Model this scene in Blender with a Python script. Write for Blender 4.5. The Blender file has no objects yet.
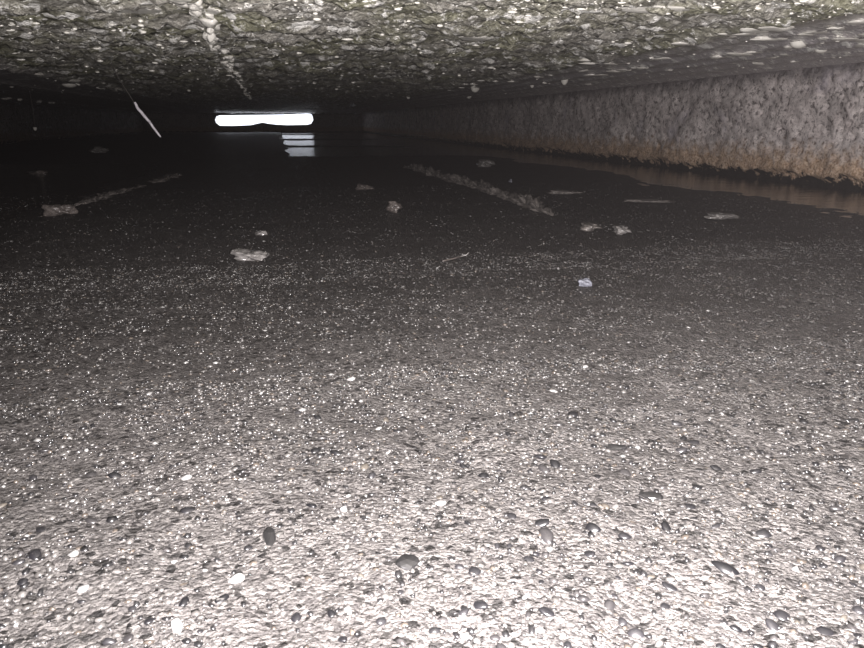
import bpy, bmesh, math, random
import numpy as np
from mathutils import Vector, Matrix, noise as mnoise

# ------------------------------------------------------------------ camera, world, light, exposure
scene = bpy.context.scene
col = scene.collection
CAM_H = 0.216                       # lens height over the drain floor; Y runs down the drain, X to the right
FOCAL_PX = 720.0

cam_data = bpy.data.cameras.new('camera')
cam_data.sensor_width = 36.0
cam_data.lens = 36.0 * FOCAL_PX / 864.0
cam_data.clip_start = 0.01
cam_data.clip_end = 200.0
cam = bpy.data.objects.new('camera', cam_data)
col.objects.link(cam)
cam.matrix_world = Matrix(((0.97839957, 0.05584116, -0.1990378, 0.0),
                           (-0.20672272, 0.26429107, -0.94202757, 0.0),
                           (0.0, 0.96282501, 0.2701259, CAM_H),
                           (0, 0, 0, 1)))
scene.camera = cam

world = bpy.data.worlds.new('overcast_sky')
scene.world = world
world.use_nodes = True
world.node_tree.nodes['Background'].inputs[0].default_value = (0.86, 0.9, 1.0, 1)
world.node_tree.nodes['Background'].inputs[1].default_value = 2.0

# the phone's flash, beside the lens
flash_data = bpy.data.lights.new('camera_flash', 'SPOT')
flash_data.energy = 135.0
flash_data.color = (1.0, 0.94, 0.945)
flash_data.shadow_soft_size = 0.004
flash_data.spot_size = math.radians(150)
flash_data.spot_blend = 1.0
flash = bpy.data.objects.new('camera_flash', flash_data)
col.objects.link(flash)
flash.location = (0.022, -0.006, CAM_H + 0.004)
FLASH_AIM = Vector((0.36, 1.0, -0.22))
flash.rotation_euler = FLASH_AIM.to_track_quat('-Z', 'Y').to_euler()

vs = scene.view_settings
vs.view_transform = 'Standard'
vs.look = 'None'
vs.gamma = 1.0
vs.use_curve_mapping = False
vs.exposure = 0.0
scene.cycles.use_denoising = True
scene.cycles.max_bounces = 5
scene.cycles.sample_clamp_indirect = 3.0

# ------------------------------------------------------------------ sizes of the place
CEIL = 0.40
XR, XL = 1.89, -2.60
Y0, Y1 = -1.6, 16.5
WATER = -0.006

# ------------------------------------------------------------------ numpy noise
def _hash(ix, iy, seed):
    h = (ix.astype(np.int64) * 374761393 + iy.astype(np.int64) * 668265263 + seed * 1442695041) & 0xFFFFFFFF
    h = ((h ^ (h >> 13)) * 1274126177) & 0xFFFFFFFF
    return ((h ^ (h >> 16)) & 0xFFFF) / 65535.0

def vnoise(x, y, seed=0):
    ix, iy = np.floor(x), np.floor(y)
    fx, fy = x - ix, y - iy
    fx = fx * fx * fx * (fx * (fx * 6 - 15) + 10)
    fy = fy * fy * fy * (fy * (fy * 6 - 15) + 10)
    a, b = _hash(ix, iy, seed), _hash(ix + 1, iy, seed)
    c, d = _hash(ix, iy + 1, seed), _hash(ix + 1, iy + 1, seed)
    return (a * (1 - fx) + b * fx) * (1 - fy) + (c * (1 - fx) + d * fx) * fy - 0.5

def fbm(x, y, octaves=4, seed=0, gain=0.5):
    s, a = 0.0, 1.0
    for k in range(octaves):
        s = s + a * vnoise(x * 2 ** k + 17.3 * k, y * 2 ** k - 9.1 * k, seed + k)
        a *= gain
    return s

def worley(x, y, seed=0):
    ix, iy = np.floor(x), np.floor(y)
    best = np.full(np.shape(x), 9.0)
    for dx in (-1, 0, 1):
        for dy in (-1, 0, 1):
            cx, cy = ix + dx, iy + dy
            px = cx + _hash(cx, cy, seed)
            py = cy + _hash(cx, cy, seed + 7)
            best = np.minimum(best, (x - px) ** 2 + (y - py) ** 2)
    return np.sqrt(best)

def sstep(a, b, x):
    t = np.clip((x - a) / (b - a), 0, 1)
    return t * t * (3 - 2 * t)

# ------------------------------------------------------------------ node helpers
def new_mat(name):
    m = bpy.data.materials.new(name)
    m.use_nodes = True
    nt = m.node_tree
    return m, nt, nt.nodes['Principled BSDF']

def N(nt, kind, **kw):
    n = nt.nodes.new(kind)
    for k, v in kw.items():
        if k in n.inputs:
            n.inputs[k].default_value = v
        else:
            setattr(n, k, v)
    return n

def tex_coord(nt, scale=(1, 1, 1)):
    tc = N(nt, 'ShaderNodeTexCoord')
    mp = N(nt, 'ShaderNodeMapping')
    mp.inputs['Scale'].default_value = scale
    nt.links.new(tc.outputs['Object'], mp.inputs['Vector'])
    return mp.outputs['Vector']

def noise(nt, vec, scale, detail=4, rough=0.55):
    n = N(nt, 'ShaderNodeTexNoise')
    n.inputs['Scale'].default_value = scale
    n.inputs['Detail'].default_value = detail
    n.inputs['Roughness'].default_value = rough
    nt.links.new(vec, n.inputs['Vector'])
    return n.outputs['Fac']

def ramp(nt, fac, stops):
    r = N(nt, 'ShaderNodeValToRGB')
    e = r.color_ramp.elements
    while len(e) < len(stops):
        e.new(0.5)
    for el, (p, c) in zip(e, stops):
        el.position = p
        el.color = (c[0], c[1], c[2], 1) if not isinstance(c, float) else (c, c, c, 1)
    nt.links.new(fac, r.inputs['Fac'])
    return r.outputs['Color']

def mix(nt, fac, a, b, blend='MIX'):
    m = N(nt, 'ShaderNodeMix', data_type='RGBA', blend_type=blend)
    for sock, v in ((m.inputs[0], fac), (m.inputs[6], a), (m.inputs[7], b)):
        if hasattr(v, 'is_output'):
            nt.links.new(v, sock)
        elif isinstance(v, tuple):
            sock.default_value = (v[0], v[1], v[2], 1)
        else:
            sock.default_value = v
    return m.outputs[2]

def bump(nt, height, strength, dist, normal=None):
    b = N(nt, 'ShaderNodeBump')
    b.inputs['Strength'].default_value = strength
    b.inputs['Distance'].default_value = dist
    nt.links.new(height, b.inputs['Height'])
    if normal is not None:
        nt.links.new(normal, b.inputs['Normal'])
    return b.outputs['Normal']

def sep_z(nt):
    tc = N(nt, 'ShaderNodeTexCoord')
    s = N(nt, 'ShaderNodeSeparateXYZ')
    nt.links.new(tc.outputs['Object'], s.inputs[0])
    return s.outputs

def rng_map(nt, val, a, b, c=0.0, d=1.0):
    m = N(nt, 'ShaderNodeMapRange')
    nt.links.new(val, m.inputs[0])
    for k, v in zip((1, 2, 3, 4), (a, b, c, d)):
        m.inputs[k].default_value = v
    m.clamp = True
    return m.outputs[0]

def math_n(nt, op, a, b):
    m = N(nt, 'ShaderNodeMath', operation=op)
    for k, v in enumerate((a, b)):
        if hasattr(v, 'is_output'):
            nt.links.new(v, m.inputs[k])
        else:
            m.inputs[k].default_value = v
    return m.outputs[0]

# ------------------------------------------------------------------ materials
def mat_floor():
    m, nt, p = new_mat('wet_floor_concrete')
    v = tex_coord(nt)
    fine = noise(nt, v, 420, 5, 0.75)
    mid = noise(nt, v, 60, 4, 0.6)
    big = noise(nt, v, 6, 3, 0.5)
    warp = N(nt, 'ShaderNodeTexNoise')
    warp.inputs['Scale'].default_value = 300
    nt.links.new(v, warp.inputs['Vector'])
    wv = N(nt, 'ShaderNodeVectorMath', operation='MULTIPLY_ADD')
    nt.links.new(warp.outputs['Color'], wv.inputs[0])
    wv.inputs[1].default_value = (0.004, 0.004, 0.004)
    nt.links.new(v, wv.inputs[2])
    def cells(scale):
        vor = N(nt, 'ShaderNodeTexVoronoi')
        vor.inputs['Scale'].default_value = scale
        nt.links.new(wv.outputs[0], vor.inputs['Vector'])
        cell = N(nt, 'ShaderNodeSeparateColor')
        nt.links.new(vor.outputs['Color'], cell.inputs[0])
        return vor, cell.outputs[0]
    vor, cell_s = cells(360)
    vor2, cell_l = cells(250)
    c = ramp(nt, cell_s, [(0.0, (0.0084, 0.0077, 0.0084)), (0.25, (0.0417, 0.0389, 0.0380)), (0.6, (0.0920, 0.0861, 0.0820)), (1.0, (0.1589, 0.1505, 0.1430))])
    dust = ramp(nt, fine, [(0.32, (0.0184, 0.0168, 0.0168)), (0.50, (0.0720, 0.0669, 0.0644)), (0.66, (0.1673, 0.1580, 0.1505))])
    c = mix(nt, 0.5, c, dust)
    spots = ramp(nt, cell_l, [(0.0, 0.12), (0.10, 0.35), (0.13, 1.0), (0.9, 1.0), (0.95, 1.4)])
    c = mix(nt, 1.0, c, spots, 'MULTIPLY')
    silt = ramp(nt, mid, [(0.35, (0.0401, 0.0367, 0.0354)), (0.7, (0.0601, 0.0555, 0.0528))])
    k = rng_map(nt, big, 0.52, 0.66, 0.0, 0.6)
    c = mix(nt, k, c, silt)
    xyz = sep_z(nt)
    damp_falloff = rng_map(nt, math_n(nt, 'ADD', math_n(nt, 'SUBTRACT', xyz[1], math_n(nt, 'MULTIPLY', xyz[0], 0.55)), math_n(nt, 'MULTIPLY', math_n(nt, 'SUBTRACT', noise(nt, v, 3.5, 4, 0.6), 0.5), 0.9)), 0.24, 0.80)  # darkens with distance and leftward: flash falloff painted in with the damp
    c = mix(nt, damp_falloff, c, mix(nt, 0.58, c, (0.012, 0.0102, 0.0098)))
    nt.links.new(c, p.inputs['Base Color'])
    p.inputs['Roughness'].default_value = 0.48
    p.inputs['Specular IOR Level'].default_value = 0.16
    h = math_n(nt, 'ADD', fine, math_n(nt, 'MULTIPLY', mid, 1.5))
    h = math_n(nt, 'SUBTRACT', h, vor.outputs['Distance'])
    nt.links.new(bump(nt, h, 1.0, 0.0022), p.inputs['Normal'])
    return m

def mat_attr_stone(name, rough, coat=0.0, attr='tint', grain=500, contrast=0.35):
    m, nt, p = new_mat(name)
    a = N(nt, 'ShaderNodeAttribute', attribute_name=attr)
    v = tex_coord(nt)
    n = noise(nt, v, grain, 3, 0.6)
    sh = rng_map(nt, n, 0.3, 0.7, 1 - contrast, 1 + contrast)
    c = N(nt, 'ShaderNodeVectorMath', operation='SCALE')
    nt.links.new(a.outputs['Color'], c.inputs[0])
    nt.links.new(sh, c.inputs[3])
    nt.links.new(c.outputs[0], p.inputs['Base Color'])
    p.inputs['Roughness'].default_value = rough
    p.inputs['Coat Weight'].default_value = coat
    p.inputs['Coat Roughness'].default_value = 0.12
    return m

def mat_stone(name, c0, c1, rough=0.45, grain=90, coat=0.3, bstr=0.6):
    m, nt, p = new_mat(name)
    v = tex_coord(nt)
    n = noise(nt, v, grain, 5, 0.65)
    nt.links.new(ramp(nt, n, [(0.3, c0), (0.68, c1)]), p.inputs['Base Color'])
    p.inputs['Roughness'].default_value = rough
    p.inputs['Coat Weight'].default_value = coat
    p.inputs['Coat Roughness'].default_value = 0.15
    nt.links.new(bump(nt, n, bstr, 0.003), p.inputs['Normal'])
    return m

def mat_ceiling():
    m, nt, p = new_mat('algae_stained_ceiling_concrete')
    v = tex_coord(nt)
    xyz = sep_z(nt)
    big = noise(nt, v, 5, 4, 0.6)
    mid = noise(nt, v, 26, 5, 0.65)
    fine = noise(nt, v, 140, 4, 0.7)
    grey = ramp(nt, fine, [(0.32, (0.16, 0.15, 0.125)), (0.66, (0.56, 0.54, 0.48))])
    olive = ramp(nt, fine, [(0.32, (0.12, 0.118, 0.07)), (0.66, (0.42, 0.415, 0.30))])
    c = mix(nt, rng_map(nt, big, 0.42, 0.60), grey, olive)
    white = math_n(nt, 'MAXIMUM', rng_map(nt, mid, 0.555, 0.60), rng_map(nt, noise(nt, v, 75, 4, 0.7), 0.60, 0.64))  # lime patches, plus glints painted as fine white specks
    # side bands beyond the middle strip are smoother and free of algae
    xw = math_n(nt, 'ADD', xyz[0], math_n(nt, 'MULTIPLY', math_n(nt, 'SUBTRACT', mid, 0.5), 0.5))
    band = math_n(nt, 'MAXIMUM', rng_map(nt, xw, 0.95, 1.15), rng_map(nt, xw, -0.75, -1.0))
    side = ramp(nt, fine, [(0.3, (0.34, 0.315, 0.32)), (0.7, (0.62, 0.585, 0.58))])
    c = mix(nt, band, c, side)
    c = mix(nt, white, c, (0.93, 0.92, 0.86))
    nt.links.new(c, p.inputs['Base Color'])
    p.inputs['Roughness'].default_value = 0.33
    p.inputs['Coat Weight'].default_value = 0.4
    p.inputs['Coat Roughness'].default_value = 0.25
    h = math_n(nt, 'ADD', fine, math_n(nt, 'MULTIPLY', mid, 2.0))
    nt.links.new(bump(nt, h, 1.0, 0.0075), p.inputs['Normal'])
    return m

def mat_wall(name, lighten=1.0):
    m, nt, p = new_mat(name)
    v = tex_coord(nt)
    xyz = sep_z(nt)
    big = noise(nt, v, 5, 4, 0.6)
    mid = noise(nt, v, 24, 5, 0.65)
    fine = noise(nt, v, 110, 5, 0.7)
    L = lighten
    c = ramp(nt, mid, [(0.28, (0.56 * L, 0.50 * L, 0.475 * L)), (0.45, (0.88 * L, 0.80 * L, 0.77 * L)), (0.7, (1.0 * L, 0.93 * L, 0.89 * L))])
    dirt = ramp(nt, fine, [(0.34, 0.25), (0.50, 1.0)])
    c = mix(nt, 0.75, c, dirt, 'MULTIPLY')
    blot = ramp(nt, noise(nt, v, 48, 3, 0.6), [(0.36, 0.22), (0.46, 1.0)])
    c = mix(nt, 0.85, c, blot, 'MULTIPLY')
    c = mix(nt, 1.0, c, ramp(nt, noise(nt, v, 9, 3, 0.6), [(0.36, 0.62), (0.56, 1.0)]), 'MULTIPLY')
    lilac = rng_map(nt, big, 0.58, 0.7, 0.0, 0.35)
    c = mix(nt, lilac, c, (0.64 * L, 0.59 * L, 0.70 * L))
    # rust and silt tide mark along the foot, ragged upper edge
    zz = math_n(nt, 'ADD', xyz[2], math_n(nt, 'MULTIPLY', math_n(nt, 'SUBTRACT', mid, 0.5), 0.16))
    rust = ramp(nt, fine, [(0.30, (0.16 * L, 0.09 * L, 0.045 * L)), (0.5, (0.56 * L, 0.38 * L, 0.24 * L)), (0.66, (0.92 * L, 0.76 * L, 0.58 * L))])
    c = mix(nt, rng_map(nt, zz, 0.15, 0.07, 0.0, 0.9), c, rust)
    # dark wet line at the waterline, undercut's shade painted into its colour
    c = mix(nt, rng_map(nt, zz, 0.030, 0.018), c, (0.015, 0.012, 0.010))
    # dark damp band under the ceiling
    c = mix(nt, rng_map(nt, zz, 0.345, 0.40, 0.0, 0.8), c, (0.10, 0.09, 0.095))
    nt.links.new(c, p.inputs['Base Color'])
    p.inputs['Roughness'].default_value = 0.8
    p.inputs['Specular IOR Level'].default_value = 0.25
    h = math_n(nt, 'ADD', fine, math_n(nt, 'MULTIPLY', mid, 2.5))
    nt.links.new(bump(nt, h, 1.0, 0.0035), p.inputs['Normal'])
    return m

def mat_water():
    m, nt, p = new_mat('shallow_dark_water')
    v = tex_coord(nt, (1.0, 2.4, 1.0))
    n = noise(nt, v, 9.0, 3, 0.5)
    p.inputs['Base Color'].default_value = (0.045, 0.036, 0.032, 1)
    p.inputs['Roughness'].default_value = 0.15
    p.inputs['IOR'].default_value = 1.33
    nt.links.new(bump(nt, n, 0.35, 0.004), p.inputs['Normal'])
    return m

def mat_droplet():
    m, nt, p = new_mat('clinging_water_droplet')
    p.inputs['Base Color'].default_value = (0.95, 0.93, 0.84, 1)
    p.inputs['Roughness'].default_value = 0.08
    p.inputs['IOR'].default_value = 1.33
    p.inputs['Transmission Weight'].default_value = 0.12
    p.inputs['Coat Weight'].default_value = 1.0
    p.inputs['Coat Roughness'].default_value = 0.1
    return m

M = dict(
    floor=mat_floor(), ceiling=mat_ceiling(),
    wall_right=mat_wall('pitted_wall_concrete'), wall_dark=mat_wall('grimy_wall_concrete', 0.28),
    water=mat_water(), droplet=mat_droplet(),
    grain=mat_attr_stone('wet_aggregate', 0.34, 0.35),
    pebble=mat_attr_stone('wet_pebble', 0.38, 0.35, grain=420, contrast=0.8),
    lime=mat_stone('lime_crust', (0.68, 0.66, 0.58), (0.97, 0.95, 0.88), 0.35, 60, 0.6),
    silt=mat_stone('silt_crust', (0.0315, 0.0279, 0.0252), (0.1800, 0.1620, 0.1485), 0.6, 70, 0.3, 0.9),
    pale=mat_stone('pale_stone', (0.0585, 0.0536, 0.0512), (0.2242, 0.2145, 0.2048), 0.4, 70, 0.4),
    brown=mat_stone('brown_stone', (0.0330, 0.0286, 0.0264), (0.1430, 0.1238, 0.1128), 0.45, 60, 0.3),
    blue=mat_stone('bluish_stone', (0.0720, 0.0750, 0.0900), (0.2160, 0.2220, 0.2580), 0.3, 80, 0.5),
    root=mat_stone('bleached_root', (0.66, 0.62, 0.66), (0.95, 0.92, 0.97), 0.4, 50, 0.2, 0.3),
    thread=mat_stone('dark_root', (0.03, 0.026, 0.022), (0.08, 0.07, 0.06), 0.6, 80, 0.0, 0.4),
)

# ------------------------------------------------------------------ mesh helpers
def mesh_np(name, verts, faces, mat, smooth=True, tint=None):
    verts = np.asarray(verts, np.float32)
    faces = np.asarray(faces, np.int32)
    k = faces.shape[1]
    me = bpy.data.meshes.new(name)
    me.vertices.add(len(verts))
    me.vertices.foreach_set('co', verts.ravel())
    me.loops.add(faces.size)
    me.loops.foreach_set('vertex_index', faces.ravel())
    me.polygons.add(len(faces))
    me.polygons.foreach_set('loop_start', np.arange(0, faces.size, k, dtype=np.int32))
    me.polygons.foreach_set('use_smooth', np.full(len(faces), smooth))
    if tint is not None:
        a = me.attributes.new('tint', 'FLOAT_COLOR', 'POINT')
        a.data.foreach_set('color', np.asarray(tint, np.float32).ravel())
    me.update(calc_edges=True)
    me.materials.append(mat)
    return me

def link(name, me, parent=None, loc=None):
    o = bpy.data.objects.new(name, me)
    col.objects.link(o)
    if parent is not None:
        o.parent = parent
    if loc is not None:
        o.location = loc
    return o

def grid_faces(nu, nv, flip=False):
    i = np.arange((nu - 1) * (nv - 1))
    a = (i // (nv - 1)) * nv + i % (nv - 1)
    f = np.stack([a, a + nv, a + nv + 1, a + 1], 1)
    return f[:, ::-1] if flip else f

def tag(o, label, cat, group=None, kind=None):
    o['label'] = label
    o['category'] = cat
    if group:
        o['group'] = group
    if kind:
        o['kind'] = kind
    return o

def structure(o):
    o['kind'] = 'structure'
    return o

def spaced(a, b, first, power, ref):
    """rows from a to b, the step growing with distance"""
    out = [a]
    while out[-1] < b:
        out.append(out[-1] + first * max(1.0, out[-1] / ref) ** power)
    out[-1] = b
    return np.array(out)

# ------------------------------------------------------------------ floor
def floor_z(x, y):
    z = 0.0045 + 0.006 * fbm(x * 2.2, y * 2.2, 3, 3)
    z = z + 0.0036 * fbm(x * 20, y * 20, 3, 11)
    edge = 0.10 * fbm(x * 3.0, y * 2.0, 3, 31)
    z = z - 0.024 * sstep(1.00, 1.80, x + 1.5 * edge)                 # gutter along the right wall
    z = z - 0.022 * sstep(-0.42, -0.75, x + edge) * sstep(0.9, 1.5, y) * (1 - sstep(3.8, 5.0, y))
    # the middle is a little hollow further in and holds a long puddle
    hollow = sstep(0.02, 0.10, x - 0.004 * y + 0.5 * edge) * sstep(4.6, 5.4, y)
    z = z - 0.020 * hollow
    z = z + 0.006 * sstep(3.0, 4.2, y) * (1 - sstep(0.0, 0.08, x)) * sstep(-0.55, -0.4, x)
    for yb, w in ((7.0, 0.22), (9.9, 0.4), (13.6, 0.5)):        # silt bars across the puddle
        z = z + 0.019 * hollow * np.exp(-((y - yb + 0.8 * edge * 4) / w) ** 2)
    return z

xa = np.concatenate([-spaced(0.0, 2.80, 0.0032, 1.0, 0.30)[::-1][:-1], spaced(0.0, 2.10, 0.0032, 1.0, 0.36)])
ya = np.concatenate([np.linspace(Y0, 0.12, 40)[:-1], spaced(0.12, Y1 + 1.5, 0.0022, 1.45, 0.35)])
gx, gy = np.meshgrid(xa, ya, indexing='ij')
gz = floor_z(gx, gy) + 0.0012 * fbm(gx * 75, gy * 75, 3, 41)
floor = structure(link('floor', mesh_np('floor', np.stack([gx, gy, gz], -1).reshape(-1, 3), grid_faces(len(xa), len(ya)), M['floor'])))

# ------------------------------------------------------------------ ceiling
def ceil_z(x, y):
    mid = sstep(-0.95, -0.78, x) * (1 - sstep(0.86, 0.98, x))
    lump = 0.014 * np.abs(fbm(x * 7, y * 5, 4, 51)) + 0.009 * fbm(x * 20, y * 18, 3, 57) + 0.012 * fbm(x * 48, y * 60, 2, 63)
    lump = lump + 0.020 * np.clip(fbm(x * 7, y * 22, 3, 67), 0, 1) + 0.010 * np.clip(fbm(x * 25, y * 60, 2, 69), 0, 1)
    z = CEIL + 0.006 - lump * (0.18 + 0.82 * mid)
    wob = 0.02 * fbm(x * 0.7, y * 1.1, 3, 71)
    for xr, w, h in ((0.93, 0.04, 0.018), (1.10, 0.018, 0.010), (1.24, 0.022, 0.014), (1.40, 0.016, 0.012), (1.56, 0.020, 0.012), (1.76, 0.03, 0.014),
                     (-0.86, 0.05, 0.016), (-1.3, 0.04, 0.010), (-2.1, 0.04, 0.012)):
        z = z - h * np.exp(-((x - xr + wob) / w) ** 2)
    return z

xc = np.concatenate([-spaced(0.0, 2.80, 0.007, 0.8, 0.5)[::-1][:-1], spaced(0.0, 2.10, 0.007, 0.2, 0.9)])
yc = np.concatenate([np.linspace(Y0, 0.9, 50)[:-1], spaced(0.9, Y1 + 0.3, 0.0055, 1.4, 1.2)])
gx, gy = np.meshgrid(xc, yc, indexing='ij')
ceiling = structure(link('ceiling', mesh_np('ceiling', np.stack([gx, gy, ceil_z(gx, gy)], -1).reshape(-1, 3),
                                            grid_faces(len(xc), len(yc), True), M['ceiling'])))

# ------------------------------------------------------------------ side walls
def side_wall(name, x0, sgn, mat, seed, depth):
    yw = np.concatenate([np.linspace(Y0, 1.2, 60)[:-1], spaced(1.2, Y1 + 0.3, 0.010, 1.2, 2.0)])
    zw = np.linspace(-0.06, CEIL + 0.03, 76)
    gy, gz = np.meshgrid(yw, zw, indexing='ij')
    d = 0.020 * fbm(gy * 4, gz * 6, 4, seed) + 0.010 * fbm(gy * 28, gz * 28, 3, seed + 5)
    pit = np.clip(0.30 - worley(gy * 22, gz * 22, seed + 9), 0, 1) * (vnoise(gy * 5, gz * 7, seed + 2) > -0.08)
    d = d + depth * pit                                             # >0 is into the wall
    d = d + 0.030 * (1 - sstep(0.012, 0.040, gz + 0.03 * fbm(gy * 8, gz * 0, 2, seed + 3)))   # undercut at the waterline
    v = np.stack([x0 + sgn * d, gy, gz], -1).reshape(-1, 3)
    return structure(link(name, mesh_np(name, v, grid_faces(len(yw), len(zw), sgn < 0), mat)))

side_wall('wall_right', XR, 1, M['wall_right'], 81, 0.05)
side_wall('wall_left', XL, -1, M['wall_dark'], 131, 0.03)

def prism_xz(name, outline, y0, y1, mat):
    """a slab standing across the drain: outline in X, Z, thickness in Y"""
    bm = bmesh.new()
    a = [bm.verts.new((x, y0, z)) for x, z in outline]
    b = [bm.verts.new((x, y1, z)) for x, z in outline]
    n = len(outline)
    bm.faces.new(a)
    bm.faces.new(b[::-1])
    for i in range(n):
        bm.faces.new((a[i], b[i], b[(i + 1) % n], a[(i + 1) % n]))
    bmesh.ops.recalc_face_normals(bm, faces=bm.faces)
    me = bpy.data.meshes.new(name)
    bm.to_mesh(me)
    bm.free()
    me.materials.append(mat)
    return link(name, me)

structure(prism_xz('back_daylight_block', [(XL - 0.1, -0.1), (XR + 0.1, -0.1), (XR + 0.1, CEIL + 0.1), (XL - 0.1, CEIL + 0.1)], Y0 - 0.15, Y0, M['wall_dark']))  # unseen slab added to keep daylight out behind the camera

# the outlet wall with its slot: jambs, sill bank and lintel as one outline with a gap
top = [(-1.22, 0.300), (-1.20, 0.335), (-1.14, 0.352), (-0.7, 0.360), (-0.2, 0.366), (0.3, 0.376), (0.7, 0.394), (0.80, 0.392), (0.83, 0.36)]
bot = [(0.84, 0.24), (0.80, 0.180), (0.72, 0.158), (0.3, 0.150), (0.05, 0.162), (-0.12, 0.180), (-0.24, 0.205), (-0.36, 0.180), (-0.5, 0.150), (-0.9, 0.135), (-1.15, 0.140), (-1.22, 0.20)]
outline_low = [(XL - 0.1, -0.1), (XR + 0.1, -0.1), (XR + 0.1, 0.28)] + [(0.85, 0.28)] + bot + [(-1.235, 0.26), (XL - 0.1, 0.26)]
outline_high = [(XL - 0.1, 0.26), (-1.235, 0.26)] + top + [(0.85, 0.28), (XR + 0.1, 0.28), (XR + 0.1, CEIL + 0.12), (XL - 0.1, CEIL + 0.12)]
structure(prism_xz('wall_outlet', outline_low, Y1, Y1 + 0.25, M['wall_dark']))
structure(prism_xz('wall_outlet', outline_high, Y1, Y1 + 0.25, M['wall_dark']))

# ------------------------------------------------------------------ water
def water_sheet():
    xs = np.linspace(XL + 0.012, XR - 0.012, 60)
    ys = spaced(0.75, Y1 - 0.01, 0.04, 0.7, 1.0)
    gx, gy = np.meshgrid(xs, ys, indexing='ij')
    gz = WATER + 0.0004 * fbm(gx * 3, gy * 3, 2, 5)
    o = link('water', mesh_np('water', np.stack([gx, gy, gz], -1).reshape(-1, 3), grid_faces(len(xs), len(ys)), M['water']))
    return tag(o, 'shallow dark still water lying along the foot of the rough right wall', 'water', kind='stuff')
water_sheet()

# ------------------------------------------------------------------ aggregate in the floor
rs = np.random.RandomState(7)
def ico():
    bm = bmesh.new()
    bmesh.ops.create_icosphere(bm, subdivisions=1, radius=1.0)
    v = np.array([x.co[:] for x in bm.verts])
    f = np.array([[x.index for x in fc.verts] for fc in bm.faces])
    bm.free()
    return v, f
ICO_V, ICO_F = ico()

PALETTE = np.array([(0.0617, 0.0587, 0.0558), (0.0452, 0.0423, 0.0400), (0.0288, 0.0269, 0.0269), (0.0093, 0.0090, 0.0097), (0.0494, 0.0411, 0.0341), (0.1440, 0.1421, 0.1380)])
def silt_cover(x, y):
    return sstep(0.02, 0.2, fbm(x * 5.0, y * 5.0, 3, 91)) * 0.35

def grains(n, y0, y1, half, r_lo, r_hi, seed, weights, spread=0.0, thin=1.0):
    rs = np.random.RandomState(seed)
    u = rs.rand(n) ** thin
    y = np.sqrt(y0 ** 2 + u * (y1 ** 2 - y0 ** 2))
    x = 0.33 * y + (rs.rand(n) * 2 - 1) * (half * y + spread) + 0.3 * spread
    keep = (rs.rand(n) > silt_cover(x, y)) & (x < 1.85)
    x, y = x[keep], y[keep]
    n = len(x)
    r = r_lo * (r_hi / r_lo) ** (rs.rand(n) ** 1.9)
    sx, sy, sz = r * (0.8 + 0.7 * rs.rand(n)), r * (0.7 + 0.5 * rs.rand(n)), r * (0.40 + 0.35 * rs.rand(n))
    a = rs.rand(n) * 2 * np.pi
    jit = 1 + 0.38 * (rs.rand(n, len(ICO_V), 1) - 0.5) * 2
    v = ICO_V[None] * jit
    px, py, pz = v[..., 0] * sx[:, None], v[..., 1] * sy[:, None], v[..., 2] * sz[:, None]
    ca, sa = np.cos(a)[:, None], np.sin(a)[:, None]
    tilt = (rs.rand(n)[:, None] - 0.5) * 0.8
    pz2 = pz * np.cos(tilt) + py * np.sin(tilt)
    py2 = py * np.cos(tilt) - pz * np.sin(tilt)
    X = x[:, None] + px * ca - py2 * sa
    Y = y[:, None] + px * sa + py2 * ca
    Z = (np.where(x < 1.45, np.maximum(floor_z(x, y), WATER), floor_z(x, y)) - 0.10 * sz)[:, None] + pz2
    V = np.stack([X, Y, Z], -1).reshape(-1, 3)
    Fc = (ICO_F[None] + (np.arange(n) * len(ICO_V))[:, None, None]).reshape(-1, 3)
    c = PALETTE[rs.choice(len(PALETTE), n, p=weights)] * (0.8 + 0.4 * rs.rand(n, 1))
    tint = np.ones((n, len(ICO_V), 4), np.float32)
    tint[..., :3] = c[:, None]
    return V, Fc, tint.reshape(-1, 4)

parts_g = [grains(38000, 0.14, 0.60, 0.80, 0.0007, 0.0024, 1, (0.27, 0.23, 0.17, 0.22, 0.09, 0.02), 0.30),
           grains(33000, 0.55, 1.15, 0.80, 0.0008, 0.0024, 2, (0.28, 0.25, 0.19, 0.16, 0.09, 0.03), 0.25),
           grains(15500, 1.0, 2.5, 0.78, 0.0010, 0.0028, 3, (0.28, 0.26, 0.18, 0.14, 0.10, 0.04), 0.0, 1.9)]
off, vv, ff, tt = 0, [], [], []
for v, f, t in parts_g:
    vv.append(v); ff.append(f + off); tt.append(t); off += len(v)
gravel = link('gravel', mesh_np('gravel', np.concatenate(vv), np.concatenate(ff), M['grain'], True, np.concatenate(tt)), floor)
gravel['kind'] = 'stuff'

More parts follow.
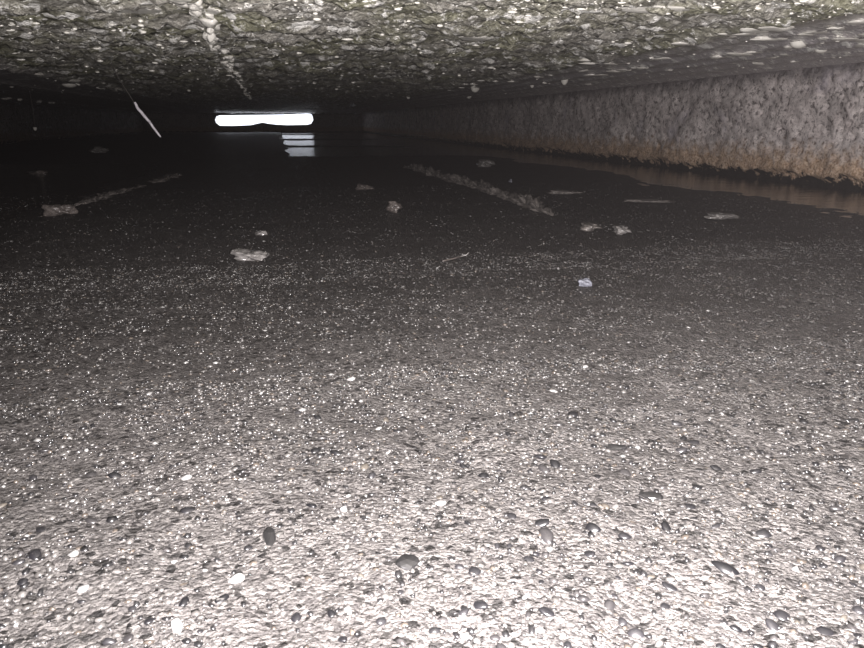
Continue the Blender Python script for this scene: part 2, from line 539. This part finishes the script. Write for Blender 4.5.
# rock shapes: icospheres pushed about by noise
def rock_mesh(name, seed, mat, sub=2, rough=0.28, flat=0.6, tint=None, angular=0.0):
    bm = bmesh.new()
    bmesh.ops.create_icosphere(bm, subdivisions=sub, radius=1.0)
    r = random.Random(seed)
    planes = [(Vector((r.gauss(0, 1), r.gauss(0, 1), r.gauss(0, 0.8))).normalized(), r.uniform(0.62, 0.9)) for _ in range(7)]
    ph = [r.uniform(0, 6.28) for _ in range(6)]
    for v in bm.verts:
        c = v.co.copy()
        k = 1 + rough * 0.5 * (math.sin(c.x * 2.3 + ph[0]) * math.cos(c.y * 2.7 + ph[1]) + 0.6 * math.sin(c.z * 4 + c.x * 3 + ph[2]) + 0.4 * math.sin(c.y * 7 + ph[3]) * math.sin(c.x * 6 + ph[4]))
        c *= k
        for n, d in planes:
            over = c.dot(n) - d
            if over > 0:
                c -= n * over * (0.35 + 0.65 * angular)
        v.co = (c.x, c.y, c.z * flat)
    me = bpy.data.meshes.new(name)
    bm.to_mesh(me)
    bm.free()
    for p in me.polygons:
        p.use_smooth = angular < 0.5
    if tint is not None:
        a = me.attributes.new('tint', 'FLOAT_COLOR', 'POINT')
        a.data.foreach_set('color', np.tile(np.array(list(tint) + [1.0], np.float32), len(me.vertices)))
    me.materials.append(mat)
    return me

# pebbles big enough to pick out: dark, grey and white ones set into the near floor
TINTS = [(0.0045, 0.0044, 0.0054), (0.008, 0.0077, 0.0090), (0.013, 0.0124, 0.0138), (0.018, 0.0168, 0.0174), (0.20, 0.196, 0.192), (0.05, 0.044, 0.037)]
pool = [[rock_mesh('pebble', 100 + 10 * t + s, M['pebble'], 2, 0.35, 0.55, TINTS[t], 0.45) for s in range(3)] for t in range(len(TINTS))]
rp = random.Random(21)
placed = []
def pebble(x, y, r, t, rz=None, lift=-0.05):
    o = bpy.data.objects.new('pebble', pool[t][rp.randrange(3)])
    col.objects.link(o)
    o.parent = floor
    o.scale = (r * rp.uniform(0.95, 1.45), r * rp.uniform(0.75, 1.0), r * rp.uniform(0.7, 1.0))
    o.rotation_euler = (rp.uniform(-0.35, 0.35), rp.uniform(-0.35, 0.35), rp.uniform(0, 6.28) if rz is None else rz)
    o.location = (x, y, float(floor_z(np.array(x), np.array(y))) + lift * r)
    placed.append((x, y, r))
    return o

# pebbles seen singly: (x, y, radius, tint)
for x, y, r, t in ((0.130, 0.328, 0.0052, 0), (0.155, 0.318, 0.0045, 0), (0.196, 0.312, 0.004, 0), (0.051, 0.579, 0.0042, 4), (0.261, 0.569, 0.0034, 4),
                   (0.060, 0.470, 0.0032, 4), (-0.065, 0.420, 0.0034, 4), (-0.110, 0.345, 0.0034, 4), (-0.10, 0.318, 0.0036, 4), (-0.03, 0.31, 0.0040, 4),
                   (0.208, 0.470, 0.005, 1), (0.16, 0.41, 0.0045, 1), (0.115, 0.39, 0.004, 0), (0.205, 0.272, 0.005, 0), (0.245, 0.298, 0.004, 1), (0.128, 0.315, 0.0050, 3)):
    pebble(x, y, r, t)
tries = 0
while len(placed) < 290 and tries < 6000:
    tries += 1
    y = 0.20 + 0.32 * rp.random() ** 1.3
    x = 0.33 * y + rp.uniform(-0.8, 0.78) * y
    if rp.random() < float(silt_cover(np.array(x), np.array(y))) * 0.8:
        continue
    r = 0.0017 + 0.0024 * rp.random() ** 2.0
    if any((x - a) ** 2 + (y - b) ** 2 < (r + c) ** 2 * 1.3 for a, b, c in placed):
        continue
    pebble(x, y, r, rp.choices(range(6), (26, 26, 18, 16, 6, 8))[0])

# angular dark chips in the concrete
for x, y, sx, sy, rz in ((0.052, 0.305, 0.0072, 0.0058, 0.7), (0.205, 0.345, 0.0080, 0.0040, -0.5), (0.215, 0.415, 0.0085, 0.0035, -0.6), (-0.015, 0.345, 0.004, 0.0085, 0.2)):
    o = link('stone_chip', rock_mesh('stone_chip', int(x * 1e4) + 3, M['pebble'], 2, 0.2, 0.5, (0.0075, 0.0072, 0.0075), 1.0), floor)
    o.scale = (sx, sy, 0.0035)
    o.rotation_euler = (0.08, -0.1, rz)
    o.location = (x, y, float(floor_z(np.array(x), np.array(y))) + 0.0008)

# ------------------------------------------------------------------ loose stones, silt and foam on the floor
def stone(name, x, y, w, d, h, mat, label, cat, seed, group=None, flat=1.0, angular=0.3, rz=0.0, sink=0.35, base=None):
    me = rock_mesh(name, seed, M[mat], 4, 0.7, flat, None, angular)
    for p in me.polygons:
        p.use_smooth = True
    for v in me.vertices:
        q = v.co * 3.1 + Vector((seed * 3.7, 0, 0))
        v.co += v.co.normalized() * (0.22 * mnoise.noise(q) + 0.14 * mnoise.noise(q * 2.7))
    lo = min(v.co.z for v in me.vertices)
    for v in me.vertices:
        v.co.z -= lo                                    # origin at its foot
        v.co.x *= w / 2; v.co.y *= d / 2; v.co.z *= h / 2
    g = float(floor_z(np.array(x), np.array(y))) if base is None else base
    o = link(name, me, None, (x, y, g - sink * h * 0.5))
    o.rotation_euler = (0, 0, rz)
    return tag(o, label, cat, group)

LS = 'loose stones on the drain floor'
stone('stone', -0.508, 1.87, 0.064, 0.06, 0.028, 'brown', 'largest pale lumpy stone on the dark floor at the far left', 'stone', 1, LS)
stone('stone', -0.046, 1.20, 0.062, 0.055, 0.020, 'pale', 'flat pale jagged stone alone on grey gravelly floor left of centre', 'stone', 2, LS, angular=0.8, rz=0.2)
stone('stone', 0.273, 1.73, 0.036, 0.05, 0.024, 'brown', 'small rounded brown stone left of the near end of silt ridge', 'stone', 3, LS)
stone('stone', 0.273, 2.33, 0.044, 0.06, 0.022, 'brown', 'small dim stone in the dark midway between ridge and outlet slot', 'stone', 4, LS)
stone('stone', 1.017, 3.53, 0.095, 0.12, 0.040, 'pale', 'pale stone in dark water between silt ridge and right wall', 'stone', 5, LS, base=-0.008)
stone('stone', 0.394, 0.875, 0.018, 0.018, 0.013, 'blue', 'small bluish white stone right of centre on the gravel', 'stone', 6, LS)
stone('stone', -1.049, 3.59, 0.09, 0.08, 0.020, 'brown', 'dim brown stone in the dark at the left edge', 'stone', 7, LS, base=-0.014)
stone('stone', -1.245, 5.73, 0.13, 0.14, 0.055, 'pale', 'farthest small pinkish stone in the dark below the hanging root', 'stone', 8, LS, base=-0.008)
stone('stone', -0.036, 1.45, 0.024, 0.03, 0.010, 'pale', 'tiny flat pale stone just beyond the flat jagged stone', 'stone', 9, LS)
stone('stone', 0.837, 2.57, 0.014, 0.02, 0.022, 'blue', 'tiny bright lump standing in for a glint on the water right of the silt ridge', 'stone', 10, LS, base=-0.008)  # droplet glint put in as a bright pebble

SC = 'foam clumps along the edge of the water'  # foam patches and streaks, modelled as solid lumps
stone('foam_clump', 0.974, 1.464, 0.060, 0.05, 0.016, 'pale', 'bright white foam clump at the water edge, nearest the right wall', 'foam clump', 21, SC, sink=0.2)
stone('foam_clump', 0.610, 1.350, 0.040, 0.06, 0.016, 'silt', 'pale foam clump on wet floor before the silt ridge, left one of a pair', 'foam clump', 22, SC)
stone('foam_clump', 0.655, 1.300, 0.034, 0.05, 0.015, 'pale', 'pale foam clump on wet floor before the silt ridge, right one of a pair', 'foam clump', 23, SC)
stone('foam_clump', 0.86, 2.10, 0.11, 0.05, 0.009, 'silt', 'thin grey strip of foam on the wet floor beside the ridge', 'foam clump', 24, SC, sink=0.2, rz=-0.2)
stone('foam_clump', 1.00, 1.83, 0.12, 0.05, 0.008, 'silt', 'long thin grey strip of foam on wet floor nearer the right wall', 'foam clump', 25, SC, sink=0.2, rz=-0.2)

def ridge(name, pts, width, height, mat, seed, nu=220, nv=20):
    P = np.array(pts)
    s = np.concatenate([[0], np.cumsum(np.hypot(*np.diff(P, axis=0).T))])
    t = np.linspace(0, s[-1], nu)
    cx, cy = np.interp(t, s, P[:, 0]), np.interp(t, s, P[:, 1])
    a = np.linspace(0, np.pi, nv)
    taper = np.sqrt(np.clip(np.minimum(t, s[-1] - t) / (0.12 * s[-1]), 0, 1))
    T, A = np.meshgrid(t, a, indexing='ij')
    n = 1 + 1.2 * fbm(T * 14, A * 2.2, 3, seed) + 1.0 * fbm(T * 45, A * 5, 2, seed + 3)
    wv = (taper * (0.75 + 0.7 * (vnoise(t * 7, t * 0, seed) + 0.5)))[:, None]
    X = cx[:, None] + width / 2 * np.cos(A) * wv * n + 0.012 * fbm(T * 9, T * 0, 2, seed + 6)
    Z = height * np.sin(A) ** 0.8 * wv * n
    Y = np.repeat(cy[:, None], nv, 1)
    base = floor_z(X, Y)
    V = np.stack([X, Y, np.maximum(base, WATER) - 0.002 + Z], -1).reshape(-1, 3)
    x0, y0 = float(P[0][0]), float(P[0][1])
    V = V - np.array([x0, y0, 0])
    o = link(name, mesh_np(name, V, grid_faces(nu, nv, True), M[mat]), None, (x0, y0, 0))
    return o

tag(ridge('silt_ridge', [(0.635, 1.60), (0.645, 1.85), (0.650, 2.1), (0.650, 2.45), (0.640, 2.87), (0.625, 3.6)], 0.036, 0.015, 'silt', 201),
    'long lumpy grey silt ridge running away across the dark wet floor', 'silt ridge')
tag(ridge('silt_ridge', [(-0.52, 2.05), (-0.49, 2.45), (-0.46, 2.72)], 0.034, 0.006, 'silt', 211, 120),
    'low faint silt ridge in the dark behind the largest pale stone, nearer part', 'silt ridge')
tag(ridge('silt_ridge', [(-0.44, 2.80), (-0.40, 3.3)], 0.034, 0.006, 'silt', 221, 100),
    'low faint silt ridge in the dark behind the largest pale stone, farther part', 'silt ridge')

def tube(name, pts, radii, mat, parent=None, loc=None, seg=8, seed=0, wob=0.0):
    P = [Vector(p) for p in pts]
    r = random.Random(seed)
    V, Fc = [], []
    for i, p in enumerate(P):
        d = (P[min(i + 1, len(P) - 1)] - P[max(i - 1, 0)]).normalized()
        u = d.cross(Vector((0.31, 0.9, 0.2))).normalized()
        w = d.cross(u)
        for k in range(seg):
            a = 2 * math.pi * k / seg
            rr = radii[i] * (1 + wob * r.uniform(-1, 1))
            V.append(p + (u * math.cos(a) + w * math.sin(a)) * rr)
    for i in range(len(P) - 1):
        for k in range(seg):
            Fc.append((i * seg + k, i * seg + (k + 1) % seg, (i + 1) * seg + (k + 1) % seg, (i + 1) * seg + k))
    me = bpy.data.meshes.new(name)
    me.from_pydata([tuple(v) for v in V], [], Fc + [tuple(range(seg))[::-1], tuple(range((len(P) - 1) * seg, len(P) * seg))])
    for p in me.polygons:
        p.use_smooth = True
    me.materials.append(mat)
    return link(name, me, parent, loc)

def bent(p0, p1, n, sag, seed):
    r = random.Random(seed)
    p0, p1 = Vector(p0), Vector(p1)
    return [p0.lerp(p1, i / n) + Vector((sag * math.sin(math.pi * i / n) + r.uniform(-1, 1) * 0.0012, 0, 0)) for i in range(n + 1)]

# twig on the gravel
tw = bpy.data.objects.new('twig', None)
col.objects.link(tw)
tw.location = (0.271, 1.106, float(floor_z(np.array(0.271), np.array(1.106))) + 0.001)
tag(tw, 'short thin pale twig lying on dark gravel in the middle', 'twig')
tube('stem', bent((-0.024, -0.02, 0.002), (0.018, 0.012, 0.004), 8, 0.002, 3), [0.0012] * 9, M['brown'], tw, seed=4, wob=0.3)
tube('side_shoot', [(0.010, 0.006, 0.0035), (0.020, 0.004, 0.006), (0.024, 0.004, 0.010)], [0.001, 0.001, 0.0006], M['pale'], tw, seed=5)

# ------------------------------------------------------------------ things hanging from the ceiling
root = bpy.data.objects.new('hanging_root', None)
col.objects.link(root)
cz = float(ceil_z(np.array(-0.505), np.array(2.6)))
root.location = (-0.505, 2.6, cz)
tag(root, 'thin bleached root hanging slantwise from the ceiling at the left', 'root')
tube('upper_root', bent((0, 0, 0.01), (0.063, 0, 0.278 - cz), 8, -0.004, 1), [0.0012] * 9, M['thread'], root, seed=1, wob=0.2)
tube('lower_root', bent((0.063, 0, 0.278 - cz), (0.105, 0, 0.216 - cz), 8, -0.003, 2), [0.0040, 0.0044, 0.0047, 0.0049, 0.0050, 0.0048, 0.0046, 0.0044, 0.0042], M['root'], root, seed=2, wob=0.08)
tube('root_tip', bent((0.105, 0, 0.216 - cz), (0.136, 0, 0.168 - cz), 6, -0.002, 3), [0.0040, 0.0040, 0.0038, 0.0038, 0.0036, 0.0034, 0.0022], M['root'], root, seed=3, wob=0.1)

def drop_mesh(name, seed, long=1.0):
    """a hanging drop: flat where it clings (z = 0), round below"""
    r = random.Random(seed)
    bm = bmesh.new()
    bmesh.ops.create_icosphere(bm, subdivisions=3, radius=1.0)
    ph = r.uniform(0, 6.28)
    for v in bm.verts:
        c = v.co
        flare = 1 + 0.35 * max(0.0, c.z + 0.1)
        k = 1 + 0.08 * math.sin(math.atan2(c.y, c.x) * 2 + ph)
        c.x *= flare * k; c.y *= flare * k
        c.z = c.z * 0.30 if c.z > 0 else c.z * long
    me = bpy.data.meshes.new(name)
    bm.to_mesh(me)
    bm.free()
    for p in me.polygons:
        p.use_smooth = True
    me.materials.append(M['droplet'])
    return me

cz2 = float(ceil_z(np.array(-1.444), np.array(5.0)))
thread = bpy.data.objects.new('hanging_rootlet', None)
col.objects.link(thread)
thread.location = (-1.444, 5.0, cz2)
tag(thread, 'dark thread of root with a drop at its tip, at the far left', 'root')
tube('strand', bent((0, 0, 0.01), (0.002, 0, 0.185 - cz2), 8, 0.004, 8), [0.0022] * 9, M['thread'], thread, seed=8, wob=0.2)
d = link('drop', drop_mesh('drop', 9, 1.4), thread, (0.002, 0, 0.182 - cz2))
d.scale = (0.011, 0.011, 0.013)

HD = 'drops hanging from the ceiling'
def droplet(x, y, w, h, label, seed, z=None):
    o = link('droplet', drop_mesh('droplet', seed, 1.0), None, (x, y, (float(ceil_z(np.array(x), np.array(y))) if z is None else z) + 0.15 * h))
    o.scale = (w / 2, w / 2, h)
    tag(o, label, 'droplet', HD)

droplet(1.225, 1.60, 0.040, 0.013, 'largest cream drop hanging from the ceiling at upper right', 1)
droplet(1.400, 1.74, 0.034, 0.010, 'flat pale drop just right of the largest cream drop', 2)
droplet(1.100, 4.05, 0.045, 0.026, 'round drop hanging by the long ceiling ridge, upper of two', 3)
droplet(1.42, 5.40, 0.040, 0.026, 'small round drop under the long ceiling ridge, lower of two', 4)
droplet(1.290, 3.22, 0.036, 0.036, 'pointed drop on the ceiling ridge above the middle of right wall', 5)
droplet(-1.030, 4.25, 0.085, 0.022, 'wide flat drop on the ceiling at the left edge', 6)
droplet(-0.196, 2.68, 0.060, 0.012, 'wide flat drop beside the white lime seam', 7)
droplet(-0.26, 3.30, 0.022, 0.016, 'tiny drop left of the lime seam, above the hanging root', 8)
droplet(1.36, 3.85, 0.022, 0.018, 'tiny drop low on the dark band above the right wall', 10)
droplet(0.92, 5.15, 0.026, 0.02, 'tiny drop at the far end of the long ceiling ridge', 11)

# fine droplets clinging all over the ceiling: too many to count
def fine_droplets(n, seed):
    rs = np.random.RandomState(seed)
    y = 1.0 / (1 / 5.5 + rs.rand(n) * (1 / 1.0 - 1 / 5.5))
    x = np.clip(0.19 * y + (rs.rand(n) * 2 - 1) * 0.66 * y, XL + 0.05, XR - 0.05)
    m = fbm(x * 4, y * 3, 3, 301) + rs.rand(n) * 0.5 - 0.1
    keep = (m > 0.0)
    mid = (x > -0.8) & (x < 0.9)
    keep &= mid | (rs.rand(n) < 0.30)
    x, y = x[keep], y[keep]
    n = len(x)
    r = 0.0010 * (4.0 ** (rs.rand(n) ** 2.6)) * (0.6 + 0.4 * y)
    v = ICO_V[None] * np.stack([r * (1.2 + 2.2 * rs.rand(n) ** 2), r, r * (0.45 + 0.35 * rs.rand(n))], -1)[:, None, :]
    V = v + np.stack([x, y, ceil_z(x, y) - 0.1 * r], -1)[:, None, :]
    Fc = (ICO_F[None] + (np.arange(n) * len(ICO_V))[:, None, None]).reshape(-1, 3)
    return V.reshape(-1, 3), Fc
v, f = fine_droplets(4200, 5)
fd = link('fine_droplets', mesh_np('fine_droplets', v, f, M['droplet']), ceiling)
fd['kind'] = 'stuff'

# lime crust: a knobbly seam down the ceiling and scattered white patches
def crust(x, y, w, l, h, seed, name='lime_patch'):
    me = rock_mesh(name, seed, M['lime'], 3, 0.5, 1.0)
    o = link(name, me, ceiling, (x, y, float(ceil_z(np.array(x), np.array(y))) ))
    o.scale = (w / 2, l / 2, h)
    o.rotation_euler = (0, 0, random.Random(seed).uniform(-0.3, 0.3))

rc = random.Random(33)
yy = 1.1
while yy < 6.2:
    w = rc.uniform(0.008, 0.024) * (1.4 if yy < 1.6 else 1.0)
    crust(-0.115 - 0.012 * (yy - 1.2) + rc.uniform(-0.018, 0.018), yy, w, w * 1.2, rc.uniform(0.005, 0.011), rc.randrange(9999), 'lime_nodule')
    yy += rc.uniform(0.010, 0.035) * max(1, yy / 1.6)
for x, y, w, l in ((-0.235, 1.40, 0.12, 0.10), (-0.10, 1.40, 0.05, 0.06), (0.11, 1.62, 0.05, 0.06), (0.20, 2.05, 0.10, 0.16), (0.33, 2.10, 0.16, 0.10), (0.44, 1.62, 0.08, 0.08),
                   (0.62, 1.18, 0.14, 0.06), (0.75, 1.25, 0.16, 0.07), (0.80, 1.45, 0.10, 0.08), (0.70, 2.9, 0.12, 0.20), (0.02, 3.1, 0.08, 0.2), (0.08, 2.6, 0.10, 0.16), (1.30, 1.95, 0.10, 0.03), (1.15, 2.15, 0.12, 0.03), (-0.05, 1.36, 0.05, 0.04)):
    crust(x, y, w, l, 0.006, int(abs(x) * 1000 + y * 77))

# dashes of wet lime along the ridges of the side bands
for k in range(75):
    xr = rc.choice((0.93, 0.95, 1.10, 1.24, 1.24, 1.40, 1.56))
    y = 1.25 * (3.6 / 1.25) ** rc.random()
    crust(xr + rc.uniform(-0.02, 0.02), y, rc.uniform(0.02, 0.09), rc.uniform(0.02, 0.05), rc.uniform(0.0025, 0.005), 500 + k, 'lime_streak')
for k in range(14):
    y = 2.2 * (4.6 / 2.2) ** rc.random()
    crust(-0.84 + rc.uniform(-0.05, 0.05), y, rc.uniform(0.02, 0.05), rc.uniform(0.03, 0.12), rc.uniform(0.005, 0.010), 700 + k, 'lime_streak')
for k in range(14):
    y = 5.6 * (8.0 / 5.6) ** rc.random()
    crust(-2.1 + rc.uniform(-0.04, 0.04), y, rc.uniform(0.02, 0.05), rc.uniform(0.04, 0.10), rc.uniform(0.010, 0.016), 800 + k, 'lime_streak')

# ------------------------------------------------------------------ thin haze added to the drain to lift the blacks
hm = bpy.data.materials.new('black_lift_haze')
hm.use_nodes = True
hn = hm.node_tree
hn.nodes.clear()
ho = hn.nodes.new('ShaderNodeOutputMaterial')
hs = hn.nodes.new('ShaderNodeVolumeScatter')
hs.inputs['Color'].default_value = (1.0, 0.93, 0.93, 1)
hs.inputs['Density'].default_value = 0.0009
hs.inputs['Anisotropy'].default_value = 0.2
hn.links.new(hs.outputs[0], ho.inputs['Volume'])
haze = prism_xz('haze', [(XL - 0.05, -0.004), (XR + 0.05, -0.004), (XR + 0.05, CEIL + 0.04), (XL - 0.05, CEIL + 0.04)], Y0 + 0.02, Y1 - 0.02, hm)
tag(haze, 'thin haze added through the whole low drain to lift the blacks', 'haze', kind='stuff')
